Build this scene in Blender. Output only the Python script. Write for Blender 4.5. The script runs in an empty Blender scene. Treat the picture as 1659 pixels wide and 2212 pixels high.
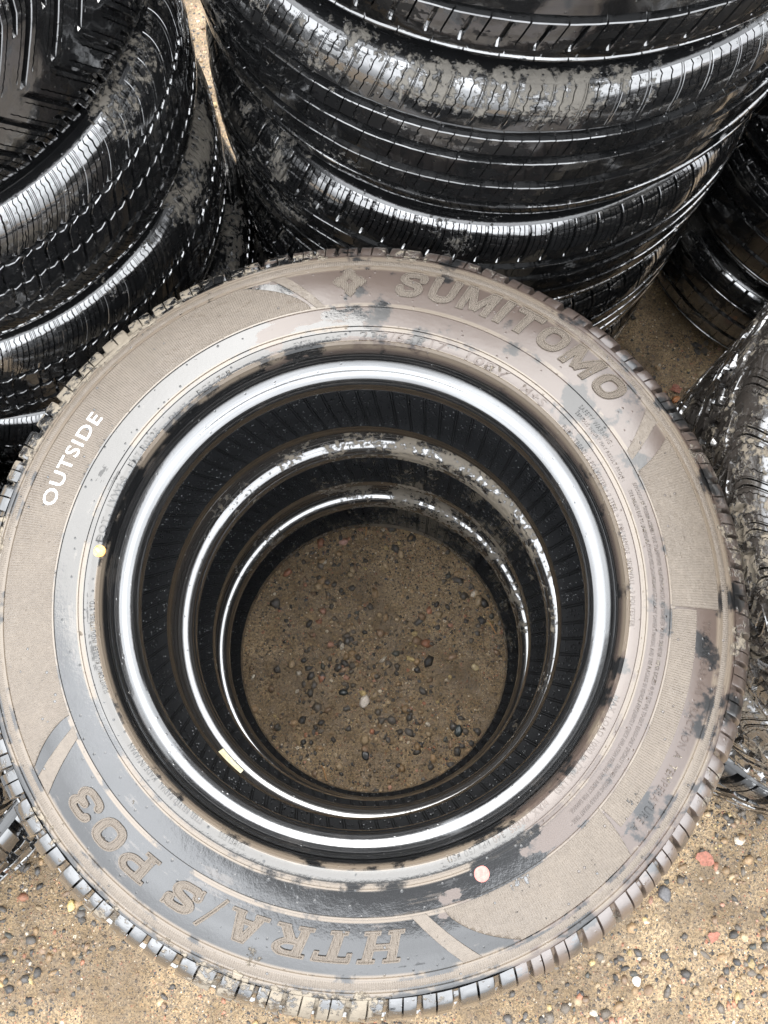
import bpy, bmesh, math, random
import numpy as np
PI = math.pi
R_ = math.radians
random.seed(7)
scene = bpy.context.scene
COL = scene.collection

# ------------------------------------------------------------------ camera
F_PX, CX, CY, NADIR = 1843.0, 829.5, 1106.0, (800.0, 1603.0)
CAM_H = 1.45
tilt = math.atan((NADIR[1] - CY) / F_PX)
roll = math.atan((CX - NADIR[0]) / math.hypot(F_PX, NADIR[1] - CY))
def rot(v):
    x, y, z = v
    return (x * math.cos(roll) - z * math.sin(roll), y, x * math.sin(roll) + z * math.cos(roll))
from mathutils import Matrix, Vector
right, up, fwd = rot((1, 0, 0)), rot((0, math.cos(tilt), math.sin(tilt))), rot((0, math.sin(tilt), -math.cos(tilt)))
cd = bpy.data.cameras.new('camera'); cam = bpy.data.objects.new('camera', cd); COL.objects.link(cam)
M = Matrix.Identity(4)
for i in range(3):
    M[i][0] = right[i]; M[i][1] = up[i]; M[i][2] = -fwd[i]
M[0][3], M[1][3], M[2][3] = 0, 0, CAM_H
cam.matrix_world = M
cd.sensor_fit = 'HORIZONTAL'; cd.sensor_width = 36.0; cd.lens = 36.0 * F_PX / 1659.0
cd.clip_start = 0.01; cd.clip_end = 500
scene.camera = cam

# ------------------------------------------------------------------ sky, sun, exposure
SUN_EL, SUN_AZ = 60.0, 98.0          # azimuth: direction the light comes from, degrees counter-clockwise from +x
world = bpy.data.worlds.new('World'); scene.world = world; world.use_nodes = True
wn, wl = world.node_tree.nodes, world.node_tree.links
for n in list(wn): wn.remove(n)
w_out = wn.new('ShaderNodeOutputWorld'); w_bg = wn.new('ShaderNodeBackground')
sky = wn.new('ShaderNodeTexSky'); sky.sky_type = 'NISHITA'; sky.sun_disc = False
sky.sun_elevation = R_(SUN_EL); sky.sun_rotation = R_(90 - SUN_AZ); sky.dust_density = 4.0; sky.air_density = 1.0
hs = wn.new('ShaderNodeHueSaturation'); hs.inputs['Saturation'].default_value = 0.35
wl.new(sky.outputs[0], hs.inputs['Color'])
tc = wn.new('ShaderNodeTexCoord'); cn = wn.new('ShaderNodeTexNoise'); cn.inputs['Scale'].default_value = 2.2
cn.inputs['Detail'].default_value = 5.0; wl.new(tc.outputs['Generated'], cn.inputs['Vector'])
cr = wn.new('ShaderNodeMapRange'); cr.inputs['From Min'].default_value = 0.35; cr.inputs['From Max'].default_value = 0.68
cr.inputs['To Min'].default_value = 8.0; cr.inputs['To Max'].default_value = 14.0
wl.new(cn.outputs['Fac'], cr.inputs['Value'])
# overcast: brightest overhead, with a dark patch added south of the zenith for the camera holder's reflection
wsep = wn.new('ShaderNodeSeparateXYZ'); wl.new(tc.outputs['Generated'], wsep.inputs[0])
wz = wn.new('ShaderNodeMapRange'); wz.inputs['From Min'].default_value = 0.0; wz.inputs['From Max'].default_value = 1.0
wz.inputs['To Min'].default_value = 0.35; wz.inputs['To Max'].default_value = 1.70; wl.new(wsep.outputs[2], wz.inputs['Value'])
wd = wn.new('ShaderNodeVectorMath'); wd.operation = 'SUBTRACT'; wl.new(tc.outputs['Generated'], wd.inputs[0]); wd.inputs[1].default_value = (0.04, -0.12, 0.99)
ws = wn.new('ShaderNodeVectorMath'); ws.operation = 'MULTIPLY'; wl.new(wd.outputs[0], ws.inputs[0]); ws.inputs[1].default_value = (0.75, 1.25, 1.0)
wln = wn.new('ShaderNodeVectorMath'); wln.operation = 'LENGTH'; wl.new(ws.outputs[0], wln.inputs[0])
wa = wn.new('ShaderNodeMath'); wa.operation = 'MULTIPLY_ADD'; wl.new(cn.outputs['Fac'], wa.inputs[0]); wa.inputs[1].default_value = 0.30; wl.new(wln.outputs['Value'], wa.inputs[2])
wc = wn.new('ShaderNodeMapRange'); wc.interpolation_type = 'SMOOTHSTEP'; wc.inputs['From Min'].default_value = 0.29; wc.inputs['From Max'].default_value = 0.38
wc.inputs['To Min'].default_value = 0.16; wc.inputs['To Max'].default_value = 1.0; wl.new(wa.outputs[0], wc.inputs['Value'])
wm1 = wn.new('ShaderNodeMath'); wm1.operation = 'MULTIPLY'; wl.new(cr.outputs[0], wm1.inputs[0]); wl.new(wz.outputs[0], wm1.inputs[1])
wm2 = wn.new('ShaderNodeMath'); wm2.operation = 'MULTIPLY'; wl.new(wm1.outputs[0], wm2.inputs[0]); wl.new(wc.outputs[0], wm2.inputs[1])
cc = wn.new('ShaderNodeCombineColor')
for k, f in enumerate((0.96, 0.99, 1.03)):
    m = wn.new('ShaderNodeMath'); m.operation = 'MULTIPLY'; m.inputs[1].default_value = f
    wl.new(wm2.outputs[0], m.inputs[0]); wl.new(m.outputs[0], cc.inputs[k])
mx = wn.new('ShaderNodeMix'); mx.data_type = 'RGBA'; mx.inputs[0].default_value = 0.88      # mostly cloud
wl.new(hs.outputs[0], mx.inputs[6]); wl.new(cc.outputs[0], mx.inputs[7])
wl.new(mx.outputs[2], w_bg.inputs['Color']); w_bg.inputs['Strength'].default_value = 0.13
wl.new(w_bg.outputs[0], w_out.inputs['Surface'])
sl = bpy.data.lights.new('sun', 'SUN'); sl.energy = 1.0; sl.angle = R_(58); sl.color = (1.0, 0.93, 0.82)
sun = bpy.data.objects.new('sun', sl); COL.objects.link(sun)
sd = Vector((math.cos(R_(SUN_EL)) * math.cos(R_(SUN_AZ)), math.cos(R_(SUN_EL)) * math.sin(R_(SUN_AZ)), math.sin(R_(SUN_EL))))
sun.rotation_euler = sd.to_track_quat('Z', 'Y').to_euler(); sun.location = (-2, -3, 5)
scene.view_settings.view_transform = 'Standard'; scene.view_settings.look = 'None'
scene.view_settings.exposure = 1.75; scene.view_settings.gamma = 1.0

# ------------------------------------------------------------------ node helpers
class NT:
    def __init__(s, name):
        s.m = bpy.data.materials.new(name); s.m.use_nodes = True
        s.n = s.m.node_tree.nodes; s.l = s.m.node_tree.links
        for n in list(s.n): s.n.remove(n)
        s.out = s.n.new('ShaderNodeOutputMaterial'); s.b = s.n.new('ShaderNodeBsdfPrincipled')
        s.l.new(s.b.outputs[0], s.out.inputs['Surface'])
    def put(s, sock, v):
        if hasattr(v, 'is_output'): s.l.new(v, sock)
        elif v is not None:
            if hasattr(sock, 'default_value'):
                if isinstance(v, (tuple, list)) and len(v) == 3 and sock.type == 'RGBA': v = (*v, 1)
                sock.default_value = v
    def math(s, op, a, b=None, c=None, clamp=False):
        n = s.n.new('ShaderNodeMath'); n.operation = op; n.use_clamp = clamp
        s.put(n.inputs[0], a); s.put(n.inputs[1], b)
        if c is not None: s.put(n.inputs[2], c)
        return n.outputs[0]
    def vmath(s, op, a, b):
        n = s.n.new('ShaderNodeVectorMath'); n.operation = op
        s.put(n.inputs[0], a); s.put(n.inputs[1], b); return n.outputs[0]
    def noise(s, vec, scale, detail=4, rough=.55, dist=0.0):
        n = s.n.new('ShaderNodeTexNoise'); s.put(n.inputs['Vector'], vec)
        n.inputs['Scale'].default_value = scale; n.inputs['Detail'].default_value = detail
        n.inputs['Roughness'].default_value = rough; n.inputs['Distortion'].default_value = dist
        return n.outputs['Fac']
    def voro(s, vec, scale, out='Distance', feature='F1'):
        n = s.n.new('ShaderNodeTexVoronoi'); n.feature = feature; s.put(n.inputs['Vector'], vec)
        n.inputs['Scale'].default_value = scale; return n.outputs[out]
    def ramp(s, v, lo, hi, a=0.0, b=1.0, smooth=True):
        n = s.n.new('ShaderNodeMapRange'); n.interpolation_type = 'SMOOTHSTEP' if smooth else 'LINEAR'
        s.put(n.inputs['Value'], v); s.put(n.inputs['From Min'], lo); s.put(n.inputs['From Max'], hi)
        s.put(n.inputs['To Min'], a); s.put(n.inputs['To Max'], b); return n.outputs[0]
    def mix(s, f, a, b):
        n = s.n.new('ShaderNodeMix'); n.data_type = 'RGBA'; s.put(n.inputs[0], f); s.put(n.inputs[6], a); s.put(n.inputs[7], b)
        return n.outputs[2]
    def mixf(s, f, a, b):
        n = s.n.new('ShaderNodeMix'); n.data_type = 'FLOAT'; s.put(n.inputs[0], f); s.put(n.inputs[2], a); s.put(n.inputs[3], b)
        return n.outputs[0]
    def attr(s, name):
        n = s.n.new('ShaderNodeAttribute'); n.attribute_type = 'OBJECT'; n.attribute_name = name; return n.outputs['Fac']
    def sep(s, v):
        n = s.n.new('ShaderNodeSeparateXYZ'); s.put(n.inputs[0], v); return n.outputs
    def comb(s, x, y, z):
        n = s.n.new('ShaderNodeCombineXYZ'); s.put(n.inputs[0], x); s.put(n.inputs[1], y); s.put(n.inputs[2], z); return n.outputs[0]
    def bump(s, h, strength, dist, nrm=None):
        n = s.n.new('ShaderNodeBump'); s.put(n.inputs['Height'], h); s.put(n.inputs['Strength'], strength)
        n.inputs['Distance'].default_value = dist
        if nrm is not None: s.l.new(nrm, n.inputs['Normal'])
        return n.outputs[0]

def rubber_mat(name, kind):
    """wet black rubber, greyed by a dried film of silt, with thick mud in patches; every tyre sets how much of each it carries"""
    t = NT(name)
    tcn = t.n.new('ShaderNodeTexCoord'); obj = tcn.outputs['Object']; uv = tcn.outputs['UV']
    seed = t.attr('seed'); mud = t.attr('mud'); film = t.attr('film'); tone = t.attr('tone')
    P = t.vmath('ADD', obj, t.comb(seed, t.math('MULTIPLY', seed, 1.7), t.math('MULTIPLY', seed, -.6)))
    x, y, z = t.sep(obj)
    r = t.math('SQRT', t.math('ADD', t.math('MULTIPLY', x, x), t.math('MULTIPLY', y, y)))
    u, v, _ = t.sep(uv)
    # polar coordinates stretched along the circumference, so run-off and film form streaks round the tyre
    SP = t.vmath('ADD', t.comb(t.math('MULTIPLY', u, 1.0), t.math('MULTIPLY', v, 3.0), z), t.comb(seed, seed, 0.0))
    n_big = t.noise(P, 5.0, 3, .5)
    n_mid = t.noise(P, 22.0, 7, .62)
    n_fine = t.noise(P, 150.0, 4, .6)
    n_streak = t.noise(SP, 9.0, 6, .6)
    n_ring = t.noise(t.comb(t.math('MULTIPLY', u, 5.0), t.math('ADD', t.math('MULTIPLY', r, 260.0), seed), t.math('MULTIPLY', z, 30.0)), 1.0, 5, .62)
    # ---- mud
    mval = t.math('ADD', t.math('ADD', t.math('MULTIPLY', n_big, .28), t.math('MULTIPLY', n_mid, .40)), t.math('MULTIPLY', n_fine, .32))
    thr = t.math('SUBTRACT', .66, t.math('MULTIPLY', mud, .28))
    thr = t.math('SUBTRACT', thr, t.math('ADD', t.math('MULTIPLY', x, t.attr('bias_x')), t.math('MULTIPLY', y, t.attr('bias_y'))))
    if kind in ('side', 'tread'):
        # silt gathers on the upper shoulder where it cannot run off
        rad = t.attr('rad')
        zz = t.math('ADD', z, t.math('MULTIPLY', t.math('SUBTRACT', n_mid, .5), .07))
        gather = t.math('MULTIPLY', t.ramp(zz, .045, .075), t.ramp(r, t.math('SUBTRACT', rad, .042), t.math('SUBTRACT', rad, .030)))
        gather = t.math('MULTIPLY', t.math('MULTIPLY', gather, t.attr('shoulder')), t.ramp(n_big, .34, .60, .35, 1.15))
        thr = t.math('SUBTRACT', thr, gather)
    if kind in ('panel', 'bigletter'):
        thr = t.math('SUBTRACT', thr, .26)
    if kind == 'letter': thr = t.math('SUBTRACT', thr, .10)
    mmask = t.ramp(mval, thr, t.math('ADD', thr, .018 if kind in ('panel', 'bigletter') else .045))
    # washed clean where drops fell
    vd = t.n.new('ShaderNodeTexVoronoi'); t.put(vd.inputs['Vector'], P); vd.inputs['Scale'].default_value = 210.0
    vr = t.sep(vd.outputs['Color'])[0]
    spot = t.math('MULTIPLY', t.ramp(vd.outputs['Distance'], .18, .30, 1.0, 0.0), t.math('GREATER_THAN', vr, .93))
    mmask = t.math('MULTIPLY', mmask, t.math('SUBTRACT', 1.0, t.math('MULTIPLY', spot, .85)))
    # ---- film
    fm = t.math('ADD', t.math('ADD', t.math('MULTIPLY', n_streak, .35), t.math('MULTIPLY', n_mid, .35)), t.math('MULTIPLY', n_ring, .30))
    flo = t.math('SUBTRACT', .78, t.math('MULTIPLY', film, .55))
    fmask = t.math('MULTIPLY', t.ramp(t.math('ADD', fm, t.math('MULTIPLY', t.math('SUBTRACT', n_fine, .5), .10)), flo, t.math('ADD', flo, .030)), t.ramp(film, 0.0, .5, .35, 1.0, False))
    c_rub = t.mix(t.noise(P, 60, 3), (.0045, .0048, .005), (.009, .009, .0095))
    c_film = t.mix(n_streak, (.020, .017, .015), (.050, .043, .037))
    silt = None
    if kind == 'side':
        # silt caught against the raised rings of the front tyres
        for rc, wd_ in ((.3245, .0050), (.2790, .0030), (.2540, .0042), (.2395, .0032), (.3350, .0040)):
            a_ = t.ramp(t.math('ABSOLUTE', t.math('SUBTRACT', r, rc)), wd_ * .5, wd_, 1.0, 0.0)
            silt = a_ if silt is None else t.math('MAXIMUM', silt, a_)
        silt = t.math('MULTIPLY', t.math('MULTIPLY', silt, t.attr('rings')), t.ramp(t.math('ADD', t.math('MULTIPLY', n_mid, .6), t.math('MULTIPLY', n_big, .4)), .44, .50))
    c_film = t.mix(tone, c_film, (.036, .035, .033))
    # brown stain on the inner bands of one side
    east = t.math('ADD', t.math('ADD', t.math('MULTIPLY', x, .85), t.math('MULTIPLY', y, .35)), t.math('MULTIPLY', t.math('SUBTRACT', n_streak, .5), .55))
    brown = t.math('MULTIPLY', t.math('MULTIPLY', t.ramp(t.math('ADD', east, t.math('MULTIPLY', t.math('SUBTRACT', n_mid, .5), .25)), .02, .034), t.attr('brown')), t.ramp(r, .233, .238))
    c_film = t.mix(t.math('MULTIPLY', brown, .8), c_film, (.066, .047, .038))
    fmask = t.math('MAXIMUM', fmask, t.math('MULTIPLY', brown, t.ramp(n_mid, .40, .46)))
    if silt is not None:
        fmask = t.math('MAXIMUM', fmask, silt); c_film = t.mix(silt, c_film, (.110, .088, .066)); brown = t.math('MAXIMUM', brown, silt)
    c_mud = t.mix(t.noise(P, 75, 5, .65), (.10, .082, .062), (.25, .215, .165))
    if kind in ('panel', 'bigletter'): c_mud = t.mix(t.math('ADD', t.math('MULTIPLY', n_mid, .5), t.math('MULTIPLY', n_fine, .5)), (.065, .053, .043), (.155, .129, .103))
    c_mud = t.mix(tone, c_mud, t.mix(t.noise(P, 55, 5, .7), (.030, .029, .028), (.150, .145, .132)))
    if kind == 'bead': fmask = t.math('MULTIPLY', fmask, .35)
    col = t.mix(fmask, c_rub, c_film)
    col = t.mix(mmask, col, c_mud)
    # ---- gloss: thin water film
    wv = t.math('ADD', t.math('ADD', t.math('MULTIPLY', t.noise(P, 13, 9, .68), .40), t.math('MULTIPLY', n_streak, .30)), t.math('MULTIPLY', n_ring, .30))
    wt = t.math('SUBTRACT', .62, t.math('MULTIPLY', t.attr('wet'), .28))
    wetn = t.ramp(t.math('ADD', wv, t.math('MULTIPLY', t.math('SUBTRACT', n_fine, .5), .16)), wt, t.math('ADD', wt, .014), 0.0, 1.0)
    rough = t.mixf(wetn, .30, .09)
    rough = t.mixf(fmask, rough, t.mixf(wetn, .55, .10))
    rough = t.mixf(t.math('MULTIPLY', brown, .6), rough, .48)
    rough = t.mixf(mmask, rough, .78)
    spec_ior = t.mixf(mmask, t.mixf(wetn, 1.50, {'side': 1.60, 'letter': 1.5, 'bead': 2.1, 'liner': 1.6}.get(kind, 2.0)), 1.42)
    if kind == 'bead': spec_ior = t.mixf(mmask, 2.1, 1.5)
    if kind == 'bead':
        rough = t.mixf(mmask, t.ramp(n_ring, .35, .65, .08, .26), .6)
    if kind == 'liner':
        rough = t.mixf(mmask, .42, .6); col = t.mix(t.math('SUBTRACT', 1.0, mmask), col, (.030, .031, .033))
    if kind in ('panel', 'bigletter'):
        rough = t.mixf(t.ramp(t.noise(SP, 7, 6, .65), .56, .60), .48, .14)
    # ---- relief
    drops = t.math('MULTIPLY', t.ramp(vd.outputs['Distance'], .0, .30, 1.0, 0.0), t.math('GREATER_THAN', vr, .84 if kind != 'liner' else .35))
    h = t.math('MULTIPLY', drops, .0006 if kind != 'liner' else .0015)
    h = t.math('ADD', h, t.math('MULTIPLY', mmask, .0009))
    h = t.math('ADD', h, t.math('MULTIPLY', t.math('MULTIPLY', mmask, t.noise(P, 170, 5, .7)), .0011))
    h = t.math('ADD', h, t.math('MULTIPLY', t.noise(P, 330, 3, .6), t.mixf(mmask, .00010, .0005)))
    h = t.math('ADD', h, t.math('MULTIPLY', t.noise(P, 28, 3, .5), .0005))
    if kind == 'liner':
        # bladder vents: pairs of cross lines and a scatter of little bosses between them
        cell = t.math('FRACT', t.math('DIVIDE', t.math('ADD', u, t.math('MULTIPLY', v, .25)), .0245))
        ln = t.math('ABSOLUTE', t.math('SUBTRACT', t.math('ABSOLUTE', t.math('SUBTRACT', cell, .5)), .43))
        lines = t.ramp(ln, .0, .045, -1.0, 0.0)
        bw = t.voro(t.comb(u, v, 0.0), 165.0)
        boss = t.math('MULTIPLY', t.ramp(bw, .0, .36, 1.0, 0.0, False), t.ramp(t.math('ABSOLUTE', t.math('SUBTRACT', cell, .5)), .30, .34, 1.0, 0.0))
        col = t.mix(t.math('MULTIPLY', t.ramp(boss, .30, .62), t.ramp(t.noise(P, 16, 3), .44, .52)), col, (.27, .28, .29)); col = t.mix(t.ramp(lines, -.7, -.2, 1.0, 0.0), col, (.008, .008, .008))  # bosses coloured pale grey to paint in bright wet glints; lines darker
        h = t.math('ADD', h, t.math('ADD', t.math('MULTIPLY', lines, .0008), t.math('MULTIPLY', boss, .0016)))
    if kind in ('letter', 'bigletter'):
        rib = t.math('SINE', t.math('MULTIPLY', u, 2 * PI / .0021))
        if kind == 'bigletter': h = t.math('ADD', h, t.math('MULTIPLY', rib, .00030))
    nrm = t.bump(h, 1.0, 1.0)
    if kind == 'liner': rough = t.mixf(t.ramp(drops, .0, .2), rough, .04)
    t.put(t.b.inputs['Base Color'], col); t.put(t.b.inputs['Roughness'], rough); t.put(t.b.inputs['IOR'], spec_ior)
    t.put(t.b.inputs['Normal'], nrm)
    t.b.inputs['Coat IOR'].default_value = 1.40 if kind in ('side', 'letter') else 1.7; t.b.inputs['Coat Roughness'].default_value = .05
    t.put(t.b.inputs['Coat Weight'], t.math('MULTIPLY', t.math('MULTIPLY', t.math('SUBTRACT', 1.0, mmask), .45 if kind in ('side', 'letter') else 1.0), t.math('MULTIPLY', (t.ramp(drops, .0, .2) if kind == 'liner' else wetn) if kind != 'bead' else 1.0, t.math('SUBTRACT', 1.0, t.math('MULTIPLY', brown, .75 if kind != 'bead' else 0.0)))))
    return t.m
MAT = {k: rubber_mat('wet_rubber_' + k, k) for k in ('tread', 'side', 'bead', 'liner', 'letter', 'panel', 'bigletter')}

def paint_mat(name, c1, c2, rough=.35):
    t = NT(name); o = t.n.new('ShaderNodeTexCoord').outputs['Object']
    t.put(t.b.inputs['Base Color'], t.mix(t.ramp(t.noise(o, 320, 4, .6), .42, .62), c1, c2))
    t.b.inputs['Roughness'].default_value = rough
    t.put(t.b.inputs['Normal'], t.bump(t.noise(o, 600, 3), .4, .001)); return t.m
MAT['white'] = paint_mat('white_paint', (.72, .73, .74), (.58, .58, .57))
MAT['orange'] = paint_mat('orange_paint', (.52, .23, .045), (.62, .36, .12), .25)
MAT['red'] = paint_mat('red_paint', (.42, .10, .085), (.30, .13, .11), .4)
MAT['cream'] = paint_mat('cream_paint', (.72, .68, .46), (.60, .56, .36))
MAT['leaf'] = paint_mat('dead_leaf', (.30, .11, .07), (.20, .08, .05), .6)
MAT['twig'] = paint_mat('dry_straw', (.36, .20, .08), (.22, .11, .045), .6)

# ------------------------------------------------------------------ object helpers
def link(name, me, mat=None, parent=None):
    o = bpy.data.objects.new(name, me); COL.objects.link(o)
    if mat is not None and not me.materials: me.materials.append(mat)
    if parent: o.parent = parent
    return o
def mesh_from(name, V, Fq, UV=None, smooth=True, angle=32):
    me = bpy.data.meshes.new(name)
    V = np.asarray(V, dtype=np.float32).reshape(-1, 3); Fq = np.asarray(Fq, dtype=np.int32); k = Fq.shape[1]
    me.vertices.add(len(V)); me.vertices.foreach_set('co', V.ravel())
    me.loops.add(Fq.size); me.loops.foreach_set('vertex_index', Fq.ravel())
    me.polygons.add(len(Fq)); me.polygons.foreach_set('loop_start', np.arange(0, Fq.size, k, dtype=np.int32))
    me.polygons.foreach_set('loop_total', np.full(len(Fq), k, dtype=np.int32))
    if UV is not None:
        l = me.uv_layers.new(name='UVMap'); l.data.foreach_set('uv', np.asarray(UV, dtype=np.float32).ravel())
    me.update(calc_edges=True); me.validate()
    if smooth:
        me.polygons.foreach_set('use_smooth', np.ones(len(Fq), dtype=bool))
        me.set_sharp_from_angle(angle=R_(angle))
    return me
def grid_faces(nr, nc, wrap=True, off=0):
    i = np.arange(nr - 1)[:, None]; j = np.arange(nc if wrap else nc - 1)[None, :]
    j2 = (j + 1) % nc
    a = i * nc + j; b = i * nc + j2; c = (i + 1) * nc + j2; d = (i + 1) * nc + j
    return np.stack([a, b, c, d], -1).reshape(-1, 4) + off

class Profile:
    """cross-section of an unmounted tyre standing on its side; s runs outward from the middle of the tread"""
    def __init__(p, R, W, rb):
        h = W / 2; p.R, p.h, p.rb = R, h, rb
        ctl = [(R, -.2 * h), (R, 0), (R - .0012, .4 * h), (R - .0040, .60 * h), (R - .0085, .74 * h), (R - .016, .845 * h), (R - .027, .905 * h),
               (R - .042, .94 * h), (R - .065, .983 * h), (R - .09, .995 * h), (rb + .042, 1.000 * h), (rb + .0300, .994 * h), (rb + .0252, .970 * h), (rb + .0215, .870 * h), (rb + .0180, .780 * h),
               (rb + .0135, .728 * h), (rb + .0065, .698 * h), (rb + .0018, .660 * h), (rb, .55 * h), (rb + .0006, .46 * h), (rb + .001, .42 * h)]
        pts = p._cr(ctl)[:, :]
        i0 = np.argmin(np.abs(pts[:, 1]) + (pts[:, 1] < 0) * 1)
        p.r, p.z, p.s = p._al(pts[i0:])
        inn = [(rb - .004, .42 * h), (rb + .0006, .46 * h), (rb + .010, .54 * h), (rb + .024, .66 * h), (rb + .045, .80 * h), (R - .085, .885 * h), (R - .055, .86 * h),
               (R - .032, .74 * h), (R - .020, .50 * h), (R - .0155, .25 * h), (R - .0150, 0), (R - .0150, -.2 * h)]
        q = p._cr(inn); q = q[q[:, 1] >= -1e-6] if True else q
        p.ir, p.iz, p.isq = p._al(q)
        tr = np.arange(len(p.r)); peak = 0
        p.s_tread = p.s_at_r(R - (.029 if R > .3685 else .022)); p.s_rim = p.s_at_r(rb + .0205)
    def _cr(p, c, n=24):
        c = np.array(c); out = []
        for i in range(1, len(c) - 2):
            a, b, d, e = c[i - 1], c[i], c[i + 1], c[i + 2]
            for k in range(n):
                t = k / n
                out.append(.5 * ((2 * b) + (-a + d) * t + (2 * a - 5 * b + 4 * d - e) * t * t + (-a + 3 * b - 3 * d + e) * t ** 3))
        out.append(c[-2]); return np.array(out)
    def _al(p, q):
        s = np.r_[0, np.cumsum(np.hypot(*np.diff(q, axis=0).T))]; return q[:, 0], q[:, 1], s
    def s_at_r(p, r): return float(np.interp(-r, -p.r, p.s))
    def at(p, s, d=0.0):
        """point at |s| on the outer surface, pushed inwards by d; mirrored for negative s"""
        a = np.abs(s); sg = np.where(s < 0, -1.0, 1.0)
        r = np.interp(a, p.s, p.r); z = np.interp(a, p.s, p.z)
        e = .0015
        dr = np.interp(a + e, p.s, p.r) - np.interp(np.maximum(a - e, 0), p.s, p.r)
        dz = np.interp(a + e, p.s, p.z) - np.interp(np.maximum(a - e, 0), p.s, p.z)
        L = np.hypot(dr, dz) + 1e-12; nr, nz = dz / L, -dr / L
        return r - nr * d, (z - nz * d) * sg
    def z_at_r(p, r): return np.interp(-np.asarray(r), -p.r[:], p.z[:])

def revolve_mesh(name, s, depth, p, ncol, mat, flip=False, uoff=0.0):
    """rows at arclength s (array) with relief 'depth' (negative = raised)"""
    th = np.linspace(0, 2 * PI, ncol, endpoint=False)
    r, z = p.at(np.asarray(s), np.asarray(depth))
    V = np.stack([r[:, None] * np.cos(th), r[:, None] * np.sin(th), np.repeat(z[:, None], ncol, 1)], -1)
    return surf(name, V, th, np.asarray(s), p, mat, flip)
def surf(name, V, th, s, p, mat, flip):
    nr, nc = V.shape[:2]
    Fq = grid_faces(nr, nc)
    i = Fq // nc; j = Fq % nc
    jj = j.copy(); wrap = (j[:, 1] == 0); jj[wrap, 1] = nc; jj[wrap, 2] = nc
    U = np.r_[th, 2 * PI][jj] * .32; W = s[i]
    if flip: Fq = Fq[:, ::-1]; U = U[:, ::-1]; W = W[:, ::-1]
    me = mesh_from(name, V, Fq, np.stack([U, W], -1))
    me.materials.append(MAT[mat]); return me

def build_sidewall(p, side, ridges, ncol):
    s0, s1 = p.s_tread - .0006, p.s_rim
    rows = {}
    for s in np.arange(s0, s1, .0035): rows[round(float(s), 5)] = 0.0
    rows[round(s1, 5)] = 0.0
    for rc, w, hgt in ridges:
        a = p.s_at_r(rc + w / 2); b = p.s_at_r(rc - w / 2)
        for k in list(rows):
            if a - .0008 < k < b + .0008 and k not in (round(s0, 5), round(s1, 5)): del rows[k]
        e = min(.0005, w * .25)
        rows[round(a - e, 5)] = 0.0; rows[round(a, 5)] = -hgt; rows[round(b, 5)] = -hgt; rows[round(b + e, 5)] = 0.0
    ks = sorted(rows); s = np.array(ks); d = np.array([rows[k] for k in ks]); d[0] = .0005
    return revolve_mesh('sidewall', s * side, d, p, ncol, 'side', flip=(side < 0))
def build_bead(p, side, ncol, ridge=True):
    s = np.linspace(p.s_rim, p.s[-1] - .0005, 22); d = np.zeros_like(s)
    a = np.linspace(0, 1, 22)
    d += -.0011 * np.exp(-((a - .03) / .03) ** 2)
    d += .00035 * np.sin(a * 41.0) * (a > .2)
    if ridge: d += .0006 * np.exp(-((a - .60) / .035) ** 2) - .0006 * np.exp(-((a - .70) / .04) ** 2)
    return revolve_mesh('bead', s * side, d, p, ncol, 'bead', flip=(side < 0))
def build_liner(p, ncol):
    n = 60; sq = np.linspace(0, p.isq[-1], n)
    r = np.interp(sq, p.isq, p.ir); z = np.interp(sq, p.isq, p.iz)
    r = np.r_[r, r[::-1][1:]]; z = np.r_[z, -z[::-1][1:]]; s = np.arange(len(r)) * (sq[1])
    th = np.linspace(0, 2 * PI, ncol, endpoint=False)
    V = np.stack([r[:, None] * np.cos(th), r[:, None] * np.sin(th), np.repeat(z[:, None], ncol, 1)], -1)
    return surf('inner_liner', V, th, s, p, 'liner', False)

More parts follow.
